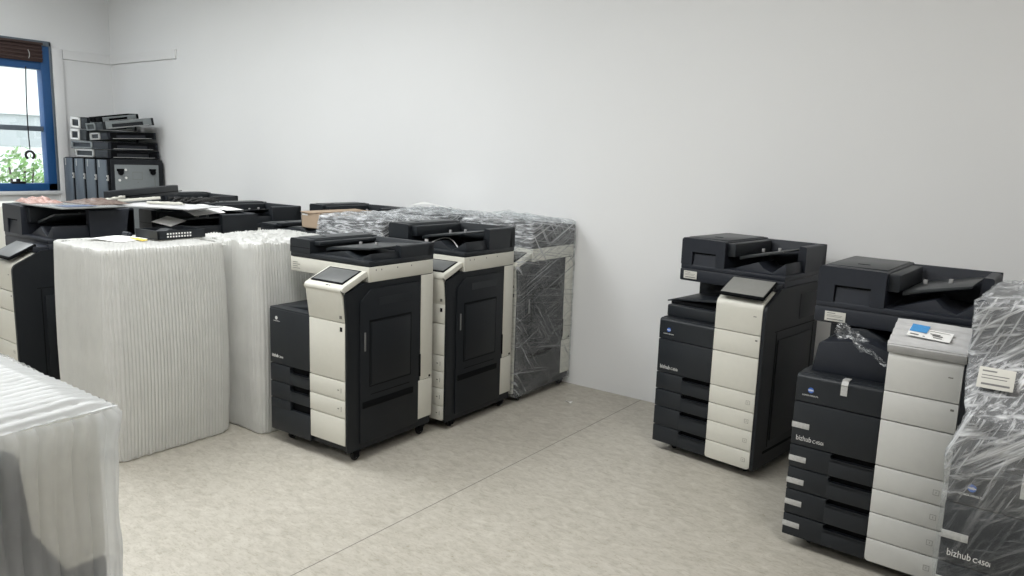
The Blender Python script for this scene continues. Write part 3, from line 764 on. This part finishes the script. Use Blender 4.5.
# things lying on the lid of the first copier at the left
b = MB(); b.box(0, .50, 0, .38, 0, .008, .002)
o = b.build('acrylic_sheet', GREYSHEET); o.location = (-5.20, 1.955, 1.238); o.rotation_euler = (0, 0, R(3)); tag(o, 'grey translucent sheet lying on the lid of the left copier', 'sheet')
def crumple(w, d, h, seed):
    def f(u, v):
        e = math.sin(PI*u)*math.sin(PI*v)
        z = h*max(0, e)**.5*(.55+.6*noise.noise(Vector((u*5, v*5, seed)))+.3*noise.noise(Vector((u*14, v*14, seed+3))))
        return Vector((w*u, d*v, max(0.001, z)))
    return f
b = MB(); b.grid(50, 40, crumple(.26, .20, .045, 2), .001); o = b.build('crumpled_bag', PINKBAG, smooth=70); o.location = (-5.40, 1.99, 1.246); o.rotation_euler = (0, 0, R(-3)); tag(o, 'crumpled pinkish plastic bag on the lid of the left copier', 'bag')
b = MB(); b.grid(50, 30, crumple(.36, .26, .036, 5), .001); o = b.build('brown_wrapping', BROWNBAG, smooth=70); o.location = (-5.22, 2.20, 1.247); o.rotation_euler = (0, 0, R(4)); tag(o, 'brown crumpled wrapping on the grey sheet over the left copier', 'wrapping')
o = sheet('paper_leaflet', (-4.88, 2.02, 1.2475), R(3), .13, .19, lambda u, v: .002, '', LEAFLET); tag(o, 'blue printed leaflet on the grey sheet over the left copier', 'leaflet')
o = sheet('packing_board', (-5.0, 2.36, 1.236), R(24), .62, .36, lambda u, v: .004*math.sin(3*u), '', FOAM, th=.006); tag(o, 'grey board lying behind the grey sheet towards the black bar', 'board')

# open cardboard box
def card_box():
    w, d, h, t = .205, .50, .112, .006
    b = MB().mat(CARD)
    b.box(0, w, 0, d, 0, t); b.box(0, t, 0, d, 0, h); b.box(w-t, w, 0, d, 0, h); b.box(0, w, 0, t, 0, h); b.box(0, w, d-t, d, 0, h)
    o = b.build('cardboard_box', None)
    f = MB(); f.box(0, w*.5-.002, -.01, d, 0, .004, M=Matrix.Translation((0, 0, h)) @ Matrix.Rotation(R(4), 4, 'Y') @ Matrix.Translation((0, 0, 0))); f.build('box_flap', CARD, o)
    f = MB(); f.box(-w*.5, 0, 0, d, 0, .004, M=Matrix.Translation((w, 0, h)) @ Matrix.Rotation(R(-7), 4, 'Y')); f.build('box_flap', CARD, o)
    f = MB(); f.box(.01, .07, -.001, .0, h-.022, h-.012); f.build('tape_scrap', PAPER, o)
    return o
cb = card_box(); cb.location = (-4.35, 3.40, 1.090); tag(cb, 'brown cardboard box with closed flaps among the copiers', 'box')
# loose film and sheet on top of the rear wrapped copier
o = sheet('paper_sheet', (-4.10, 4.22, 1.235), R(8), .34, .22, lambda u, v: .02*math.sin(3*u+2*v), ''); tag(o, 'white sheet lying on the film of the rearmost wrapped copier', 'paper', 'loose white sheets')
for x, y, z, w, d, h, sd, lab in ((-4.05, 3.98, 1.215, .55, .30, .05, 4, 'loose tuft of clear film on the rearmost wrapped copier'), (-3.42, 4.12, 1.215, .52, .34, .045, 8, 'loose clear film gathered on the lid of the wrapped copier against the wall')):
    b = MB(); b.grid(60, 40, crumple(w, d, h, sd)); o = b.build('clear_film', WRAP, smooth=70); o.location = (x, y, z); tag(o, lab, 'film')

# ------------------------------------------------------------------ equipment cases and paper trays in the corner
def case_unit(x, last, label):
    T = empty('equipment_case', (x, 3.99, 0)); tag(T, label, 'equipment case', 'upright equipment cases in the corner')
    b = MB().mat(BLACK); b.box(0, .262, .012, .60, 0, 1.47, .012); b.build('case_body', None, T)
    b = MB(); b.box(.0, .205, .0, .03, .02, 1.462, .008); b.build('front_panel', SLATE, T)
    l = MB().mat(SILVER); l.box(.206, .232, -.004, .012, 1.24, 1.30, .004); l.mat(BLACK); l.box(.212, .226, -.006, -.003, 1.262, 1.28); l.mat(SILVER); l.box(.05, .065, -.003, 0, 1.38, 1.455, .002); l.build('latch', None, T)
    if last:
        b = MB().mat(SIDE)
        b.prism(rounded([(.02, .0, .02), (.60, .0, .02), (.60, 1.475, .06), (.02, 1.475, .02)], 6), 'x', .25, .275, .004)
        fr = b.build('side_frame', None, T)
        p = MB().mat(GREYPANEL); p.box(.272, .279, .055, .540, .55, 1.415, .004); p.mat(LINE)
        p.box(.2785, .2795, .245, .350, 1.255, 1.258); p.box(.2785, .2795, .245, .350, 1.335, 1.338); p.box(.2785, .2795, .245, .248, 1.255, 1.338); p.box(.2785, .2795, .348, .351, 1.255, 1.338)
        p.box(.2785, .2795, .298, .306, 1.222, 1.230); p.box(.2785, .2795, .49, .494, .6, 1.27)
        p.mat(PAPER); p.box(.2785, .280, .13, .28, 1.105, 1.130)
        pn = p.build('rear_plate', None, fr)
        for y in (.115, .47):
            k = MB().mat(BLACK); k.cyl((.279, y, 1.335), (.30, y, 1.335), .030, 16, b=.004); k.box(.279, .295, y-.04, y+.01, 1.345, 1.372, .004); k.box(.279, .293, y+.005, y+.035, 1.352, 1.372, .004); k.build('roller', None, fr)
        for y, z in ((.17, 1.36), (.17, 1.275), (.10, 1.25)):
            k = MB(); k.cyl((.279, y, z), (.288, y, z), .013, 12); k.build('screw_cap', PAPER, fr)
    return T
for k, lab in enumerate(('slate upright equipment case nearest the blue window', 'slate upright equipment case second from the blue window', 'slate upright equipment case third from the blue window', 'slate upright equipment case whose grey side plate faces the room')):
    case_unit(-9.345+.262*k, k == 3, lab)

def cassette(loc, rz, tilt, w, d, h, label, m=DARK, end=SILVER, win=True):
    T = empty('paper_cassette', loc); T.rotation_euler = (R(tilt[0]), R(tilt[1]), R(rz)); tag(T, label, 'paper tray', 'paper trays piled on the equipment cases')
    b = MB().mat(m); t = .008
    b.box(0, w, 0, d, 0, .012); b.box(0, t, 0, d, 0, h, .002); b.box(w-t, w, 0, d, 0, h, .002); b.box(0, w, d-t, d, 0, h, .002); b.box(0, w, 0, t, 0, h, .002)
    b.box(.05*w, .5*w, .2*d, .8*d, .012, .022); b.box(.6*w, .63*w, .1*d, .9*d, .012, h*.8)
    b.build('tray_body', None, T)
    # pale framed end plates on the two visible faces
    e = MB().mat(end)
    x0, x1 = .03*w, .60*w
    e.box(x0, x1, -.012, 0, h*.80, h*1.02, .002); e.box(x0, x1, -.012, 0, h*.05, h*.22, .002); e.box(x0, x0+.03, -.012, 0, h*.05, h*1.02, .002); e.box(x1-.03, x1, -.012, 0, h*.05, h*1.02, .002)
    e.build('end_frame', None, T)
    s = MB().mat(GREYPANEL if tilt[0] >= 6 or h > .1 else BLACK)
    s.box(w, w+.010, .03, d-.03, h*.62, h*.98, .002); s.box(w, w+.010, .03, d-.03, h*.02, h*.14, .002); s.box(w, w+.012, .03, .09, h*.02, h*.98, .002); s.box(w, w+.012, d-.12, d-.03, h*.02, h*.98, .002)
    s.mat(SILVER); s.box(w+.008, w+.0125, .05, d-.06, h*.10, h*.16); s.build('side_rail', None, T)
    return T
piles = [(-9.06, 4.00, 1.480, 1, (0, 0), .72, .57, .085, DARK, SILVER, 'black paper tray at the bottom of the corner pile'),
         (-9.10, 3.98, 1.572, 3, (0, 0), .76, .56, .080, BLUE, GREYPANEL, 'slate paper tray second from the bottom of the corner pile'),
         (-9.12, 3.99, 1.662, -2, (0, 1), .40, .56, .120, DARK, PAPER, 'paper tray with white framed end, left middle of the corner pile'),
         (-8.655, 3.99, 1.664, 2, (2, -2), .35, .54, .075, BLUE, SILVER, 'slate paper tray right middle of the corner pile'),
         (-8.70, 3.98, 1.760, -4, (8, -2), .42, .54, .080, DARK, GREYPANEL, 'tilted grey railed paper tray near the top of the corner pile'),
         (-9.10, 3.99, 1.796, 2, (1, 3), .36, .55, .120, DARK, PAPER, 'topmost paper tray with white framed end, left of the corner pile'),
         (-8.70, 4.02, 1.862, -8, (9, 2), .30, .40, .050, BLACK, BLACK, 'small black paper tray topmost at the right of the corner pile')]
for x, y, z, rz, tl, w, d, h, m, e, lab in piles: cassette((x, y, z), rz, tl, w, d, h, lab, m, e)

# cream drawer unit below the window at the far left
T = empty('drawer_cabinet', (-7.35, 2.15, 0)); tag(T, 'cream drawer cabinet showing at the left edge beside the left copier', 'cabinet')
b = MB(); b.box(0, .60, .02, .60, 0, 1.115, .006); b.build('body', CREAM, T)
for k in range(5):
    b = MB().mat(CREAM); b.box(.01, .59, 0, .025, .03+.216*k, .24+.216*k, .004); d = b.build('drawer', None, T)
    b = MB(); b.box(.25, .35, -.012, 0, .19+.216*k, .205+.216*k, .003); b.build('drawer_handle', INK, d)

# ------------------------------------------------------------------ the room
XL, YB, XR, YF, H = -9.398, 4.615, 3.2, -3.4, 3.55
def slab(name, m, *a, b=0): o = MB().box(*a, b).build(name, m, None, smooth=0 if not b else 35); return struct(o)
slab('floor', FLOOR, XL-.2, XR+.2, YF-.2, YB+.2, -.12, 0)
slab('wall_back', WALL, XL-.2, XR+.2, YB, YB+.2, 0, H)
slab('wall_right', WALL, XR, XR+.2, YF, YB, 0, H)
slab('wall_front', WALL, XL-.2, XR+.2, YF-.2, YF, 0, H)
slab('ceiling', WALL, XL-.2, XR+.2, YF-.2, YB+.2, H, H+.15)
# left wall around the window opening
WY0, WY1, WZ0, WZ1 = 2.55, 3.935, 1.085, 2.715
b = MB(); b.box(XL-.2, XL, YF, WY0, 0, H); b.box(XL-.2, XL, WY1, YB, 0, H); b.box(XL-.2, XL, WY0, WY1, 0, WZ0); b.box(XL-.2, XL, WY0, WY1, WZ1, H)
struct(b.build('wall_left', WALL, None, smooth=0))
slab('trim_1', SEAM, -2.2525, -2.2485, YF, YB, 0, .0006)
# picture rail round the corner
b = MB(); b.prism(rounded([(0, 2.553, 0), (.024, 2.560, .004), (.024, 2.655, .006), (0, 2.66, 0)]), 'y', 4.07, YB, M=Matrix.Translation((XL, 0, 0))); struct(b.build('trim_2', WHITEWOOD))
b = MB(); b.prism([(YB, 2.553), (YB-.024, 2.560), (YB-.024, 2.655), (YB, 2.66)], 'x', XL, -7.96); struct(b.build('trim_3', WHITEWOOD))
b = MB(); b.box(XL, XL+.03, 3.955, 4.065, 0, 2.665, .006); struct(b.build('trim_4', WHITEWOOD))
# window: outer frame, sash bars, panes, sill
T = empty('window_1', (XL, 0, 0)); struct(T)
b = MB().mat(WINBLUE); f = .10
b.box(-.10, .02, WY0, WY0+f, WZ0, WZ1, .006); b.box(-.10, .02, WY1-f, WY1, WZ0, WZ1, .006); b.box(-.10, .02, WY0, WY1, WZ0, WZ0+.085, .006); b.box(-.10, .012, WY0, WY1, WZ1-.30, WZ1-.20, .006)
b.mat(WINGREY); b.box(-.10, .026, WY0-.02, WY1+.012, WZ1-.045, WZ1+.01, .004); b.box(-.10, .026, WY1-.01, WY1+.014, WZ0, WZ1, .004)
struct(b.build('window_frame', None, T))
b = MB(); b.box(-.08, -.02, WY0+f-.01, WY1-f+.01, 1.745, 1.80, .004); struct(b.build('window_rail', WINGREY, T))
for z0, z1 in ((WZ0+.07, 1.76), (1.78, WZ1-.19)):
    b = MB(); b.box(-.052, -.048, WY0+f-.02, WY1-f+.02, z0, z1); struct(b.build('window_pane', None, T))
b = MB(); b.box(-.02, .05, WY0-.05, WY1+.03, WZ0-.04, WZ0, .006); struct(b.build('window_sill', WHITEWOOD, T))
b = MB().mat(CORD); b.box(-.02, .03, 3.46, 3.60, WZ0+.083, WZ0+.105, .004); b.cyl((.01, 3.53, WZ0+.1), (.01, 3.53, WZ0+.135), .02, 12); struct(b.build('window_latch', None, T))
m, nt, out = new_mat('window_glass')
tr = N(nt, 'ShaderNodeBsdfTransparent'); gl = N(nt, 'ShaderNodeBsdfGlossy', Roughness=.02); mx = N(nt, 'ShaderNodeMixShader'); mx.inputs[0].default_value = .05
nt.links.new(tr.outputs[0], mx.inputs[1]); nt.links.new(gl.outputs[0], mx.inputs[2]); nt.links.new(mx.outputs[0], out.inputs['Surface'])
for o in T.children:
    if o.name.startswith('window_pane'): o.data.materials.clear(); o.data.materials.append(m)
# rolled bamboo blind under the head of the window
T = empty('bamboo_blind', (XL, 0, 2.50)); tag(T, 'dark brown bamboo blind rolled up at the head of the blue window', 'blind')
b = MB()
for k in range(9): b.cyl((.035+.012*(k % 2), WY0+.03, .005+.020*k), (.035+.012*(k % 2), 3.845, .005+.020*k), .013, 8)
b.build('blind_slats', BROWNBLIND, T)
b = MB(); b.box(.02, .07, WY0+.03, 3.85, .175, .200, .003); b.build('head_rail', BROWNBLIND, T)
b = MB(); b.tube([(.062, 3.70+.012*math.sin(t*3), .11-.09*t) for t in [k/8 for k in range(9)]], .004, 6); b.build('blind_cord_loop', SILVER, T)
T = empty('blind_cord', (XL+.05, 3.69, 1.53)); tag(T, 'dark pull cord ending in a ring before the blue window', 'cord')
b = MB(); b.tube([(0, -.02-.02*math.sin(t*2.2), 0.90-.89*t) for t in [k/16 for k in range(17)]], .006, 6); b.build('cord', CORD, T)
b = MB(); b.tube([(0, -.04+.042*math.sin(t), -.05+.042*math.cos(t)) for t in [R(-150)+R(300)*k/24 for k in range(25)]], .013, 8); b.build('pull_ring', CORD, T)

# ------------------------------------------------------------------ outside the window
o = slab('ground_outside', OUTGREY, -22, XL-.2, -6, 14, -.2, -.02)
T = empty('neighbour_building', (-14.5, 0, 0)); tag(T, 'pale building beyond the blue window', 'building')
b = MB().mat(OUTWALL); b.box(-1, 0, -6, 14, 0, 2.05); b.mat(OUTGREY); b.box(-1, .02, -6, 14, 1.55, 2.08); b.build('wall', None, T)
b = MB(); b.box(-1, .10, -6, 14, 2.08, 6.0); b.build('upper_wall', OUTWALL, T)
b = MB(); b.prism([(-.2, 3.10), (1.1, 3.32), (1.1, 3.42), (-.2, 3.30)], 'y', -6, 14); b.build('eave', OUTGREY, T)
def bush(loc, s, seed, label):
    rnd = random.Random(seed); b = MB(); t = bmesh.new()
    for k in range(700):
        th, ph = rnd.uniform(0, 2*PI), math.acos(rnd.uniform(-.3, 1)); r = rnd.uniform(.55, 1)
        c = Vector((s[0]*r*math.sin(ph)*math.cos(th), s[1]*r*math.sin(ph)*math.sin(th), s[2]*(.45+.55*r*math.cos(ph))))
        q = Vector((rnd.gauss(0, 1), rnd.gauss(0, 1), rnd.gauss(0, 1))).normalized(); u = q.orthogonal().normalized(); w = q.cross(u); L = rnd.uniform(.035, .06)
        vs = [t.verts.new(c+u*L*a+w*L*.5*d+q*L*.15*e) for a, d, e in ((-1, 0, 0), (0, 1, 1), (1, 0, 0), (0, -1, 1))]
        f = t.faces.new(vs); f.material_index = rnd.choice((0, 0, 1))
    me = bpy.data.meshes.new('foliage'); t.to_mesh(me); t.free(); me.materials.append(LEAF); me.materials.append(LEAFP)
    T = empty('bush', loc); tag(T, label, 'bush', 'bushes outside the window')
    f = bpy.data.objects.new('foliage', me); COL.objects.link(f); f.parent = T
    b = MB()
    for k in range(5): a = k*1.26; b.tube([(0, 0, 0), (.08*math.cos(a), .08*math.sin(a), s[2]*.4), (.3*s[0]*math.cos(a), .3*s[1]*math.sin(a), s[2]*.8)], .012, 6)
    b.build('stems', BROWNBLIND, T)
for k, (x, y, s, lab) in enumerate([(-12.0, 4.55, (.5, .55, 1.62), 'leafy green bush outside the window, below the pull ring'), (-12.1, 3.35, (.5, .55, 1.42), 'low green bush outside at the left of the window'), (-12.9, 5.7, (.45, .5, 1.85), 'taller pale green bush outside by the right edge of the window')]):
    bush((x, y, -.02), s, 20+k, lab)

# ------------------------------------------------------------------ light
def area(name, loc, rot, sx, sy, power, col=(1, 1, 1)):
    l = bpy.data.lights.new(name, 'AREA'); l.shape = 'RECTANGLE'; l.size = sx; l.size_y = sy; l.energy = power; l.color = col
    o = bpy.data.objects.new(name, l); COL.objects.link(o); o.location = loc; o.rotation_euler = rot; return o
area('ceiling_lamp', (-7.6, 2.0, H-.03), (0, 0, 0), 1.6, 1.2, 46, (.94, .98, 1))
area('ceiling_lamp', (-4.9, 2.0, H-.03), (0, 0, 0), 1.6, 1.2, 78, (.96, .99, 1))
area('ceiling_lamp', (-2.2, 1.6, H-.03), (0, 0, 0), 1.6, 1.2, 56, (.98, .995, 1))
area('ceiling_lamp', (.8, 1.4, H-.03), (0, 0, 0), 1.6, 1.2, 42, (1, .955, .90))
area('ceiling_lamp', (-4.0, -1.2, H-.03), (0, 0, 0), 3.0, 1.2, 62, (.98, .99, 1))
w = bpy.data.worlds.new('World'); C.world = w; w.use_nodes = True
nt = w.node_tree; nt.nodes.clear()
out = nt.nodes.new('ShaderNodeOutputWorld'); bg = nt.nodes.new('ShaderNodeBackground'); sky = nt.nodes.new('ShaderNodeTexSky')
sky.sky_type = 'NISHITA'; sky.sun_elevation = R(50); sky.sun_rotation = R(200); sky.sun_disc = False; sky.altitude = 50
mxs = nt.nodes.new('ShaderNodeMix'); mxs.data_type = 'RGBA'; mxs.inputs[0].default_value = .85; mxs.inputs[7].default_value = (.9, .95, 1, 1)
sc_ = nt.nodes.new('ShaderNodeVectorMath'); sc_.operation = 'SCALE'; sc_.inputs[3].default_value = .15
nt.links.new(sky.outputs[0], sc_.inputs[0]); nt.links.new(sc_.outputs[0], mxs.inputs[6])
nt.links.new(mxs.outputs[2], bg.inputs['Color']); bg.inputs['Strength'].default_value = 3.4
nt.links.new(bg.outputs[0], out.inputs['Surface'])

# ------------------------------------------------------------------ camera
cam = bpy.data.cameras.new('camera'); co = bpy.data.objects.new('camera', cam); COL.objects.link(co); C.camera = co
F, PITCH, ROLL, YAW, HC = 758.476, .167969, .03365, -.63373, 1.6108
cam.sensor_fit = 'HORIZONTAL'; cam.sensor_width = 36; cam.lens = 36*F/1024; cam.clip_start = .02; cam.clip_end = 200
fw = Vector((math.cos(PITCH)*math.sin(YAW), math.cos(PITCH)*math.cos(YAW), -math.sin(PITCH)))
r0 = Vector((math.cos(YAW), -math.sin(YAW), 0)); u0 = r0.cross(fw)
rr = r0*math.cos(ROLL)+u0*math.sin(ROLL); uu = -r0*math.sin(ROLL)+u0*math.cos(ROLL)
co.matrix_world = Matrix.Translation((0, 0, HC)) @ Matrix((( rr.x, uu.x, -fw.x, 0), (rr.y, uu.y, -fw.y, 0), (rr.z, uu.z, -fw.z, 0), (0, 0, 0, 1)))
C.view_settings.view_transform = 'Standard'; C.view_settings.look = 'None'; C.view_settings.gamma = 1; C.view_settings.exposure = 0.22
C.view_settings.use_curve_mapping = False
try:
    C.cycles.max_bounces = 10; C.cycles.transparent_max_bounces = 24; C.cycles.use_denoising = True; C.cycles.caustics_reflective = False; C.cycles.caustics_refractive = False
except Exception: pass
